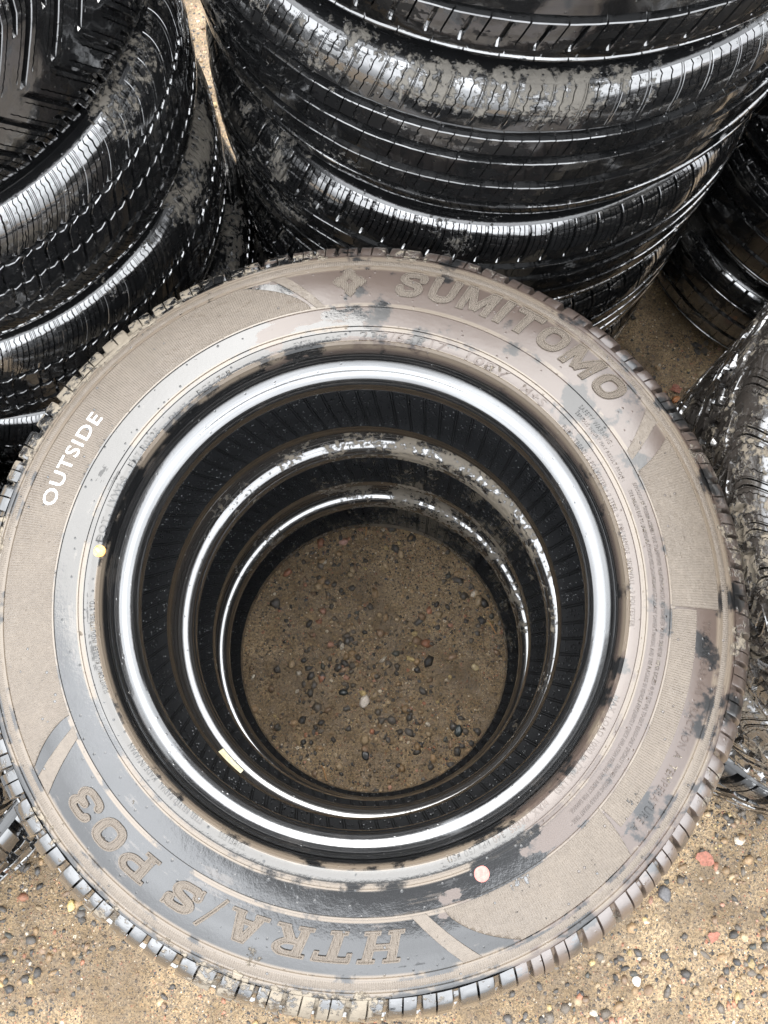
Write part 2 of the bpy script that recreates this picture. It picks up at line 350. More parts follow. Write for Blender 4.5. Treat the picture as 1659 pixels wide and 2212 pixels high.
def build_tread(p, sp):
    rng = np.random.RandomState(sp.get('seed', 1))
    S = p.s_tread; D = sp.get('depth', .008)
    rows = set(np.round(np.linspace(-S, S, int(2 * S / sp.get('row', .0036))), 5))
    circ = []
    for c, w in sp['circ']:
        a, b = c - w / 2, c + w / 2; wl_ = min(.0016, w * .25)
        for k in list(rows):
            if a - .0018 < k < b + .0018: rows.discard(k)
        for k in (a - .0009, a, a + wl_, (a + b) / 2, b - wl_, b, b + .0009): rows.add(round(k, 5))
        circ.append((a, b, wl_))
    s = np.array(sorted(rows))
    cd_ = np.zeros_like(s)
    for a, b, wl_ in circ:
        xs = [a - .0009, a, a + wl_, b - wl_, b, b + .0009]; ys = [0, .0007, D, D, .0007, 0]
        m = (s >= xs[0]) & (s <= xs[-1]); cd_[m] = np.maximum(cd_[m], np.interp(s[m], xs, ys))
    # rib index per row (between the grooves)
    edges = sorted([c for c, w in sp['circ']]); rib = np.searchsorted(edges, s)
    N = sp['pitches']
    plen = rng.choice(sp.get('plen', [.9, 1.0, 1.12]), N); plen = plen / plen.sum() * 2 * PI
    start = np.r_[0, np.cumsum(plen)[:-1]]
    circum = 2 * PI * p.R; pm = circum / N
    cols = [(0.0, None, 0.0)]
    for k, L in enumerate(sp['lats']):
        w = L['w'] / pm; u = L['u']; f = .30 if L['w'] > .0022 else .5
        if f == .5: cols += [(u - w / 2, k, 0.0), (u, k, 1.0), (u + w / 2, k, 0.0)]
        else: cols += [(u - w * .5 - .0008 / pm, k, 0.0), (u - w / 2, k, .09), (u - w / 2 + w * .22, k, 1.0), (u + w / 2 - w * .22, k, 1.0), (u + w / 2, k, .09), (u + w * .5 + .0008 / pm, k, 0.0)]
    cols = sorted(c for c in cols)
    us = np.array([c[0] for c in cols])
    fill = []
    for a, b in zip(us, np.r_[us[1:], us[0] + 1]):
        g = b - a; m = int(g * pm / .006)
        for q in range(1, m + 1): fill.append((a + g * q / (m + 1), None, 0.0))
    cols = sorted(cols + fill); us = np.array([c[0] for c in cols]); nc = len(cols)
    act = np.zeros((len(s), nc)); uo = np.zeros((len(s), nc))
    for j, (u, k, q) in enumerate(cols):
        if k is None: continue
        L = sp['lats'][k]
        a = np.array([L['act'](float(x)) for x in s])
        act[:, j] = a * q * L.get('d', D)
        if L.get('zig'):
            per = L.get('zper', .010); ph = s / per
            uo[:, j] = L['zig'] / pm * (2 * np.abs(2 * (ph - np.floor(ph + .5))) - 1) * (a > 0)
    shear = np.array([sp['shear'](float(x)) for x in s]); ribph = np.array(sp.get('phase', [0] * 20))[rib]
    nC = N * nc
    th = np.zeros((len(s), nC)); dep = np.zeros((len(s), nC)); S2 = np.repeat(s[:, None], nC, 1)
    for i in range(N):
        sl_ = slice(i * nc, (i + 1) * nc)
        th[:, sl_] = start[i] + plen[i] * (us[None, :] + uo) + (shear / p.R)[:, None] + (ribph * pm / p.R)[:, None]
        dep[:, sl_] = np.maximum(act, cd_[:, None])
        if sp.get('zz'):
            amp, kk = sp['zz']; tri = 2 * np.abs(2 * ((us * kk) % 1) - 1) - 1
            wgt = np.zeros_like(s)
            for c, w in sp['circ']: wgt = np.maximum(wgt, np.clip(1.6 - np.abs(s - c) / (w * .9), 0, 1))
            S2[:, sl_] += amp * tri[None, :] * wgt[:, None] * np.cos(0 * s)[:, None]
    # worn blocks stand at slightly different heights
    X3, Y3 = np.cos(th), np.sin(th); lump = np.zeros_like(th); rg = np.random.RandomState(sp.get('seed', 1) + 100)
    for fr in (14, 31, 64, 120, 210):
        for _ in range(3):
            a = rg.normal(size=3); a /= np.linalg.norm(a); lump += np.sin(fr * (a[0] * X3 * 1.0 + a[1] * Y3 + a[2] * S2 * 2.6) + rg.rand() * 6.3) / (3 * (fr / 14) ** .55)
    dep = dep + sp.get('lump', .0005) * lump * (1 + 1.0 * (dep > .003))
    r, z = p.at(S2, dep)
    V = np.stack([r * np.cos(th), r * np.sin(th), z], -1)
    Fq = grid_faces(len(s), nC)
    i = Fq // nC; j = Fq % nC
    T = th[i, j]; wrap = (Fq[:, 1] % nC) == 0; T[wrap, 1] += 2 * PI; T[wrap, 2] += 2 * PI
    UV = np.stack([T * .32, s[i]], -1)
    me = mesh_from('tread', V, Fq, UV, angle=28); me.materials.append(MAT['tread']); return me

# ------------------------------------------------------------------ tread patterns
band = lambda lo, hi, f=1.0: (lambda s: f if lo <= abs(s) <= hi else 0.0)
one = lambda lo, hi, f=1.0: (lambda s: f if lo <= s <= hi else 0.0)
def taper(lo, hi, end):                     # full depth, then running out to 'end'
    return lambda s: 0.0 if abs(s) < lo or abs(s) > end else (1.0 if abs(s) < hi else max(0.0, 1 - .75 * (abs(s) - hi) / (end - hi)))
PATTERN = {
 'block': dict(lump=.0009, plen=[.78, .95, 1.1, 1.25], pitches=74, circ=[(-.058, .010), (-.020, .010), (.020, .010), (.058, .010)], depth=.0085, shear=lambda s: .10 * abs(s), seed=3,
    phase=[0, .3, .6, .2, 0], lats=[dict(u=.30, w=.0058, act=taper(.0, .096, .1150), d=.0065), dict(u=.80, w=.0018, act=taper(.06, .105, .114), d=.005),
          dict(u=.55, w=.0012, act=band(0, .055), zig=.0008, d=.004)]),
 'touring': dict(pitches=72, circ=[(-.056, .0110), (-.019, .0110), (.018, .0110), (.050, .0110)], depth=.0085, seed=5,
    shear=lambda s: .016 * math.sin(min(1, max(0, (abs(s) - .05) / .06)) * 1.6) + (.30 * s if abs(s) < .055 else 0.30 * .055 * (1 if s > 0 else -1)),
    phase=[0, .35, .1, .6, .2], lats=[dict(u=.10, w=.0030, act=taper(.058, .100, .122), d=.006), dict(u=.10, w=.0022, act=one(.024, .053), d=.005),
          dict(u=.11, w=.0022, act=one(-.052, -.024), d=.005),
          dict(u=.42, w=.0013, act=taper(.064, .110, .118), zig=.0011, zper=.009, d=.0035), dict(u=.74, w=.0013, act=taper(.064, .106, .114), zig=.0011, zper=.009, d=.0035),
          dict(u=.58, w=.0012, act=band(.0, .052), zig=.0009, zper=.008, d=.0035)]),
 'touring_fine': dict(pitches=80, circ=[(-.054, .0100), (-.020, .0100), (.014, .0100), (.042, .0100)], depth=.0085, seed=11,
    shear=lambda s: .010 * math.sin(min(1, max(0, (abs(s) - .05) / .06)) * 2.2) + .18 * max(-.05, min(.05, s)),
    phase=[0, .2, .5, .7, .1], lats=[dict(u=.10, w=.0034, act=taper(.052, .108, .126), d=.0058), dict(u=.34, w=.0013, act=taper(.058, .112, .120), d=.0035),
          dict(u=.62, w=.0013, act=taper(.058, .104, .112), zig=.0009, zper=.009, d=.0035), dict(u=.84, w=.0013, act=taper(.058, .112, .122), d=.0035),
          dict(u=.46, w=.0012, act=band(0, .045), zig=.0009, d=.003)]),
 'slit': dict(pitches=70, circ=[(-.080, .0080), (-.030, .0080), (.020, .0080), (.066, .0080)], depth=.0075, seed=19,
    shear=lambda s: .35 * s if abs(s) < .06 else (.021 + .05 * (abs(s) - .06)) * (1 if s > 0 else -1),
    phase=[0, .1, .4, .6, .3], lats=[dict(u=.15, w=.0036, act=band(.036, .062), d=.006), dict(u=.60, w=.0018, act=band(.034, .060), d=.004),
          dict(u=.4, w=.0016, act=taper(.072, .10, .12), d=.004), dict(u=.85, w=.0030, act=taper(.09, .11, .124), d=.003)]),
 'directional': dict(pitches=58, circ=[(-.086, .0022)], depth=.0085, seed=23, row=.0030,
    shear=lambda s: .75 * abs(s) - .35 * max(0, abs(s) - .055),
    lats=[dict(u=.10, w=.0066, act=taper(.006, .112, .128), d=.008), dict(u=.62, w=.0050, act=taper(.045, .112, .126), d=.0075),
          dict(u=.36, w=.0014, act=band(.010, .104), zig=.0006, zper=.006, d=.005), dict(u=.86, w=.0014, act=band(.012, .100), zig=.0006, zper=.006, d=.005)]),
 'allseason': dict(pitches=66, circ=[(-.066, .0058), (-.030, .0058), (.006, .0058), (.040, .0058)], depth=.0080, seed=31, zz=(.0022, 2),
    shear=lambda s: .030 * math.sin(min(1, max(0, (abs(s) - .03) / .08)) * 1.8) + .25 * max(-.04, min(.04, s)),
    phase=[0, .3, .1, .55, .2], lats=[dict(u=.12, w=.0052, act=taper(.044, .098, .124), d=.0075), dict(u=.12, w=.0030, act=band(0, .036), d=.006),
          dict(u=.40, w=.0013, act=taper(.046, .094, .100), zig=.0010, zper=.008, d=.004), dict(u=.62, w=.0013, act=taper(.046, .096, .102), zig=.0010, zper=.008, d=.004),
          dict(u=.84, w=.0016, act=taper(.044, .092, .120), zig=.0006, zper=.008, d=.004), dict(u=.52, w=.0014, act=band(0, .060), zig=.0009, d=.004)]),
 'terrain': dict(lump=.0016, pitches=46, circ=[(-.056, .0085), (-.018, .0085), (.022, .0085), (.060, .0085)], depth=.0105, seed=41, zz=(.0055, 1),
    shear=lambda s: .012 * math.sin(s * 60), phase=[0, .45, .1, .6, .05],
    lats=[dict(u=.14, w=.0130, act=taper(.062, .110, .135), d=.0110), dict(u=.14, w=.0095, act=band(0, .054), d=.0100), dict(u=.64, w=.0080, act=taper(.0, .075, .080), d=.0065),
          dict(u=.38, w=.0013, act=band(0, .104), zig=.0013, zper=.008, d=.004), dict(u=.86, w=.0013, act=band(0, .104), zig=.0013, zper=.008, d=.004)]),
 'rib': dict(pitches=60, circ=[(-.060, .0080), (-.022, .0080), (.022, .0080), (.060, .0080)], depth=.0075, seed=51,
    shear=lambda s: .05 * s, phase=[0, .3, .6, .1, .4],
    lats=[dict(u=.2, w=.0045, act=taper(.070, .100, .12), d=.005), dict(u=.62, w=.0013, act=band(.0, .055), zig=.0008, d=.003)]),
 'lug': dict(pitches=40, circ=[(-.062, .010), (-.020, .010), (.024, .010), (.064, .010)], depth=.0115, seed=61, zz=(.005, 1),
    shear=lambda s: .30 * s, phase=[0, .5, .1, .6, .1],
    lats=[dict(u=.2, w=.0130, act=taper(.0, .112, .136), d=.0110), dict(u=.70, w=.0030, act=taper(.03, .112, .120), d=.006), dict(u=.46, w=.0013, act=band(0, .1), zig=.0012, d=.004)]),
}
_cache = {}
def tyre_parts(kind, R, W, rb, ridges, ncol, ncol_bead, inner=True):
    key = (kind, R, W, rb, ncol, inner)
    if key not in _cache:
        p = Profile(R, W, rb); d = {'p': p, 'tread': build_tread(p, PATTERN[kind])}
        d['up'] = build_sidewall(p, 1, ridges, ncol); d['dn'] = build_sidewall(p, -1, ridges, ncol // 2)
        d['bu'] = build_bead(p, 1, ncol_bead); d['bd'] = build_bead(p, -1, ncol_bead // 2)
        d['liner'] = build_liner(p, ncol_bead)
        _cache[key] = d
    return _cache[key]

def make_tyre(label, group, kind, loc, R, W, rb, ridges, spin=0.0, lean=(0, 0), mud=.2, film=.3, tone=0.0, shoulder=0.0, seed=0.0, ncol=720, ncol_bead=540, cat='tyre', bias=(0, 0), brown=0.0):
    d = tyre_parts(kind, R, W, rb, ridges, ncol, ncol_bead)
    root = bpy.data.objects.new('tyre', None); COL.objects.link(root)
    root.location = loc; root.rotation_euler = (lean[0], lean[1], R_(spin)); root.empty_display_size = .05
    root['label'] = label; root['category'] = cat; root['group'] = group
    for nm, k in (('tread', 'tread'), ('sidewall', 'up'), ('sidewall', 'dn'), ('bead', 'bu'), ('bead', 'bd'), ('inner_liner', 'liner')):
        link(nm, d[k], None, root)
    for c in root.children: dirt(c, mud, film, tone, shoulder, seed, bias, brown, R)
    return root, d
def dirt(c, mud, film, tone, shoulder, seed, bias=(0, 0), brown=0.0, rad=.369):
    c['rings'] = 1.0 if rad > .3685 else 0.0; c['wet'] = .84 if rad > .3685 else .62; c['bias_x'], c['bias_y'], c['brown'], c['rad'] = float(bias[0]), float(bias[1]), float(brown), float(rad)
    c['mud'] = float(mud); c['film'] = float(film); c['tone'] = float(tone); c['shoulder'] = float(shoulder); c['seed'] = float(seed)

# ------------------------------------------------------------------ lettering moulded on a sidewall
def arc_place(V, p, r0, th0, lift):
    """V: flat verts x = along the text (m), y = outward (m), z = relief; clockwise reading with the tops outward"""
    V = np.asarray(V, float); r = r0 + V[:, 1]; th = th0 - V[:, 0] / (r0 + .012)
    z = p.z_at_r(r) + lift + V[:, 2]
    return np.stack([r * np.cos(th), r * np.sin(th), z], -1)
_fonts = {}
def text_mesh(body, size, bold, extrude):
    cu = bpy.data.curves.new('t', 'FONT'); cu.body = body; cu.size = size; cu.offset = bold * size; cu.extrude = extrude / 2
    cu.resolution_u = 3; cu.space_character = 1.12
    o = bpy.data.objects.new('t', cu); COL.objects.link(o)
    dg = bpy.context.evaluated_depsgraph_get(); me = bpy.data.meshes.new_from_object(o.evaluated_get(dg))
    bpy.data.objects.remove(o); bpy.data.curves.remove(cu)
    V = np.array([v.co[:] for v in me.vertices]); Fc = [tuple(q.vertices) for q in me.polygons]
    bpy.data.meshes.remove(me); return V, Fc
def arc_text(name, body, p, r0, deg0, deg1, height, mat, parent, bold=.012, relief=.0007, slant=0.0, letters=None):
    V, Fc = text_mesh(body, height / .70, bold, relief)
    x0, x1 = V[:, 0].min(), V[:, 0].max(); L = R_(deg0 - deg1) * (r0 + .012)
    V[:, 0] = (V[:, 0] - x0) * (L / (x1 - x0)) + slant * V[:, 1]; V[:, 2] += relief / 2
    P3 = arc_place(V, p, r0, R_(deg0), -.0001)
    me = bpy.data.meshes.new(name); me.from_pydata(P3.tolist(), [], Fc); me.update()
    uvl = me.uv_layers.new(name='UVMap'); idx = np.zeros(len(me.loops), dtype=np.int32); me.loops.foreach_get('vertex_index', idx)
    uvl.data.foreach_set('uv', np.stack([np.arctan2(P3[idx, 1], P3[idx, 0]) * .32, V[idx, 1]], -1).astype(np.float32).ravel())
    me.materials.append(MAT[mat]); return link(name, me, None, parent)

# heavy display letters as strokes on a unit-high body: signed distance to the union of strokes, contoured on a grid
def sd_box(X, Y, x0, y0, x1, y1, w):
    dx, dy = x1 - x0, y1 - y0; L = math.hypot(dx, dy); cx, cy = (x0 + x1) / 2, (y0 + y1) / 2
    ux, uy = dx / L, dy / L; a = np.abs((X - cx) * ux + (Y - cy) * uy) - L / 2; b = np.abs(-(X - cx) * uy + (Y - cy) * ux) - w
    return np.minimum(np.maximum(a, b), 0) + np.hypot(np.maximum(a, 0), np.maximum(b, 0))
def sd_poly(X, Y, pts, w):
    d = np.full(X.shape, 9.0)
    for i, ((a, b), (c, e)) in enumerate(zip(pts, pts[1:])):
        if abs(a - c) + abs(b - e) < 1e-5: continue
        d = np.minimum(d, sd_box(X, Y, a, b, c, e, w))
        if i: d = np.minimum(d, np.hypot(X - a, Y - b) - w)
    return d
def smooth_pts(c, n=6):
    c = [np.array(q, float) for q in c]; c = [2 * c[0] - c[1]] + c + [2 * c[-1] - c[-2]]; out = []
    for i in range(1, len(c) - 2):
        a, b, d, e = c[i - 1:i + 3]
        for k in range(n):
            t = k / n; out.append(tuple(.5 * ((2 * b) + (-a + d) * t + (2 * a - 5 * b + 4 * d - e) * t * t + (-a + 3 * b - 3 * d + e) * t ** 3)))
    out.append(tuple(c[-2])); return out
W_ = .125
S_PTS = smooth_pts([(.72, .66), (.70, .80), (.56, .875), (.38, .875), (.20, .83), (.13, .70), (.22, .58), (.42, .51), (.62, .43), (.69, .29), (.60, .16), (.42, .125), (.24, .13), (.11, .22), (.09, .34)])
O_PTS = smooth_pts([(.42, .875), (.22, .82), (.125, .64), (.125, .36), (.22, .18), (.42, .125), (.62, .18), (.715, .36), (.715, .64), (.62, .82), (.42, .875), (.22, .82)])
GLYPH = {
 'S': (.84, [('p', S_PTS, W_)]),
 'U': (.84, [('p', [(.125, 1.0), (.125, .40)] + smooth_pts([(.125, .40), (.18, .20), (.42, .125), (.66, .20), (.715, .40)]) + [(.715, .40), (.715, 1.0)], W_)]),
 'M': (1.06, [('b', .125, 0, .125, 1, W_), ('b', .935, 0, .935, 1, W_), ('b', .17, 1.0, .53, .10, .12), ('b', .89, 1.0, .53, .10, .12)]),
 'I': (.30, [('b', .15, 0, .15, 1, W_ + .01)]),
 'T': (.84, [('b', 0, .875, .84, .875, W_), ('b', .42, 0, .42, 1, W_ + .01)]),
 'O': (.84, [('p', O_PTS, W_)]),
 'h': (1.10, [('b', .24, 0, .24, 1, .13), ('b', .86, 0, .86, 1, .13), ('b', .2, .5, .9, .5, .11), ('b', .0, .07, .46, .07, .075), ('b', .0, .93, .46, .93, .075), ('b', .64, .07, 1.10, .07, .075), ('b', .64, .93, 1.10, .93, .075)]),
 't': (.98, [('b', .49, 0, .49, 1, .14), ('b', .0, .90, .98, .90, .10), ('b', .07, .66, .07, .95, .075), ('b', .91, .66, .91, .95, .075), ('b', .24, .07, .74, .07, .075)]),
 'r': (1.04, [('b', .24, 0, .24, 1, .13), ('p', smooth_pts([(.2, .89), (.62, .89), (.80, .72), (.62, .52), (.2, .50)]), .11), ('b', .50, .50, .80, .07, .13), ('b', .0, .07, .46, .07, .075), ('b', .66, .07, 1.04, .07, .075), ('b', .0, .93, .4, .93, .075)]),
 'a': (1.08, [('b', .50, 1.0, .22, .0, .12), ('b', .56, 1.0, .84, .0, .13), ('b', .30, .33, .78, .33, .085), ('b', .0, .07, .42, .07, .075), ('b', .66, .07, 1.08, .07, .075), ('b', .36, .94, .66, .94, .075)]),
 '/': (.46, [('b', .04, -.08, .42, 1.06, .065)]),
 's': (.90, [('p', [(a + .03, b) for a, b in S_PTS], .135), ('b', .80, .62, .80, 1.0, .06), ('b', .08, .0, .08, .38, .06)]),
 'p': (.96, [('b', .24, 0, .24, 1, .13), ('p', smooth_pts([(.2, .89), (.66, .89), (.83, .68), (.66, .45), (.2, .44)]), .115), ('b', .0, .07, .50, .07, .075), ('b', .0, .93, .4, .93, .075)]),
 '0': (.90, [('p', [(a * 1.05, b) for a, b in O_PTS], .135)]),
 '3': (.86, [('p', smooth_pts([(.10, .72), (.14, .83), (.34, .88), (.58, .86), (.69, .72), (.60, .57), (.40, .53)]), .125), ('p', smooth_pts([(.40, .53), (.64, .48), (.74, .30), (.62, .15), (.38, .12), (.16, .17), (.10, .30)]), .125)]),
}
def contour(D, X, Y, iso, h0, h1, V, Fc):
    """solid slab over D < iso: flat top at h1 with walls down to h0 (marching squares)"""
    ny, nx = D.shape; idx = {}; 
    def vid(key, x, y, h):
        k = (key, h)
        if k not in idx: idx[k] = len(V); V.append((x, y, h))
        return idx[k]
    def cut(i0, j0, i1, j1):
        a, b = D[i0, j0] - iso, D[i1, j1] - iso; t = a / (a - b)
        return X[i0, j0] + (X[i1, j1] - X[i0, j0]) * t, Y[i0, j0] + (Y[i1, j1] - Y[i0, j0]) * t
    ins = D < iso
    for i in range(ny - 1):
        for j in range(nx - 1):
            q = ((i, j), (i, j + 1), (i + 1, j + 1), (i + 1, j)); f = [ins[a] for a in q]
            if not any(f): continue
            poly = []; cuts = []
            for k in range(4):
                a, b = q[k], q[(k + 1) % 4]
                if f[k]: poly.append((a, X[a], Y[a]))
                if f[k] != f[(k + 1) % 4]:
                    x, y = cut(*a, *b); key = (min(a, b), max(a, b)); poly.append((key, x, y)); cuts.append((key, x, y, f[k]))
            Fc.append(tuple(vid(k, x, y, h1) for k, x, y in poly))
            if len(cuts) == 2:
                A, B = (cuts[0], cuts[1]) if cuts[0][3] else (cuts[1], cuts[0])
                Fc.append((vid(B[0], B[1], B[2], h1), vid(A[0], A[1], A[2], h1), vid(A[0], A[1], A[2], h0), vid(B[0], B[1], B[2], h0)))
def display_word(name, word, p, r0, deg0, deg1, height, slant, parent, res=.00075, gaps=None):
    adv = [GLYPH[c][0] if c != ' ' else .45 for c in word]; gap = .16
    total = sum(adv) + gap * (len(word) - 1); L = R_(deg0 - deg1) * (r0 + .012); sx = L / (total * 1.0)
    V, Fc, x = [], [], 0.0
    for c, a in zip(word, adv):
        if c != ' ':
            n_y = int(height * 1.2 / res); gy = np.linspace(-.1, 1.1, n_y); gx = np.linspace(-.08, a + .08, max(6, int((a + .16) * sx / res)))
            X, Y = np.meshgrid(gx, gy); D = np.full(X.shape, 9.0)
            for st in GLYPH[c][1]:
                D = np.minimum(D, sd_box(X, Y, *st[1:6], st[6] if len(st) > 6 else .1) if st[0] == 'b' and len(st) > 6 else (sd_box(X, Y, st[1], st[2], st[3], st[4], st[5]) if st[0] == 'b' else sd_poly(X, Y, st[1], st[2])))
            if c not in '/': D = np.maximum(D, np.maximum(Y - 1.0, -Y))
            XX = (X + x) * sx + slant * Y * height; YY = Y * height
            contour(D, XX, YY, 0.0, 0.0, .0009, V, Fc)
            ring = np.abs(D + .026) - .020
            contour(ring, XX, YY, 0.0, .0008, .0017, V, Fc)
        x += a + gap
    P3 = arc_place(np.array(V), p, r0, R_(deg0), -.0001)
    me = bpy.data.meshes.new(name); me.from_pydata(P3.tolist(), [], Fc); me.update()
    uvl = me.uv_layers.new(name='UVMap'); idx = np.zeros(len(me.loops), dtype=np.int32); me.loops.foreach_get('vertex_index', idx)
    uvl.data.foreach_set('uv', np.stack([np.arctan2(P3[idx, 1], P3[idx, 0]) * .32, P3[idx, 2]], -1).astype(np.float32).ravel())
    me.materials.append(MAT['bigletter']); return link(name, me, None, parent)

def ribbed_panel(name, p, r0, r1, a_in, a_out, b_in, b_out, parent, period=.0021, amp=.00022, lift=.0004, mat='panel', curve=0.0, nrow=12):
    """panel between radii r0..r1; its two ends run from (r0, inner angle) to (r1, outer angle)"""
    t = np.linspace(0, 1, nrow); r = r0 + (r1 - r0) * t
    A = a_in + (a_out - a_in) * (t ** (1 + curve)); B = b_in + (b_out - b_in) * (t ** (1 + curve))
    n = max(6, int(R_(abs(a_in - b_in)) * (r0 + r1) / 2 / period) * 4)
    k = np.linspace(0, 1, n + 1)
    # ribs stay radial: columns follow the angle, rows are clipped at the slanted ends
    base = np.linspace(min(a_in, a_out), max(b_in, b_out), n + 1) if a_in < b_in else np.linspace(max(a_in, a_out), min(b_in, b_out), n + 1)
    TH = np.clip(base[None, :], np.minimum(A, B)[:, None], np.maximum(A, B)[:, None])
    ph = np.arange(n + 1) % 4
    h = lift + np.where(ph == 0, amp, np.where(ph == 2, -amp, 0))[None, :] * np.ones((nrow, 1))
    Z = p.z_at_r(r)[:, None] + h
    edge = np.zeros_like(Z); edge[0, :] = edge[-1, :] = 1
    th = np.radians(TH); V = np.stack([r[:, None] * np.cos(th), r[:, None] * np.sin(th), Z], -1)
    Vb = V.copy(); Vb[..., 2] = p.z_at_r(r)[:, None] - .0003
    Fq = grid_faces(nrow, n + 1, wrap=False)
    if a_in < b_in: Fq = Fq
    UV = np.stack([th.reshape(-1)[Fq] * .32, r[(Fq // (n + 1))]], -1)
    # skirt so the panel stands on the rubber
    vs = [V.reshape(-1, 3)]; fs = [Fq]; uvs = [UV]; off = V.shape[0] * V.shape[1]
    loop = np.r_[np.arange(n + 1), np.arange(1, nrow) * (n + 1) + n, (nrow - 1) * (n + 1) + np.arange(n - 1, -1, -1), np.arange(nrow - 2, 0, -1) * (n + 1)]
    vs.append(Vb.reshape(-1, 3)[loop]); m = len(loop); q = np.arange(m)
    sk = np.stack([loop[q], off + q, off + (q + 1) % m, loop[(q + 1) % m]], -1); fs.append(sk)
    tt = np.r_[th.reshape(-1), th.reshape(-1)[loop]]; uvs.append(np.stack([tt[sk] * .32, sk * 0.0], -1))
    me = mesh_from(name, np.concatenate(vs), np.concatenate(fs), np.concatenate(uvs), angle=20); me.materials.append(MAT[mat])
    return link(name, me, None, parent)

def ring_closed(name, p, r0, r1, period, amp, lift, mat, parent):
    n = int(2 * PI * (r0 + r1) / 2 / period) * 3; t = np.linspace(0, 1, 4); r = r0 + (r1 - r0) * t
    th = np.linspace(0, 2 * PI, n, endpoint=False); ph = np.arange(n) % 3
    Z = p.z_at_r(r)[:, None] + lift + np.where(ph == 0, amp, 0.0)[None, :]
    Z[0] -= lift + .0003; Z[-1] -= lift + .0003
    V = np.stack([r[:, None] * np.cos(th), r[:, None] * np.sin(th), Z], -1)
    me = surf(name, V, th, r, p, mat, False); return link(name, me, None, parent)

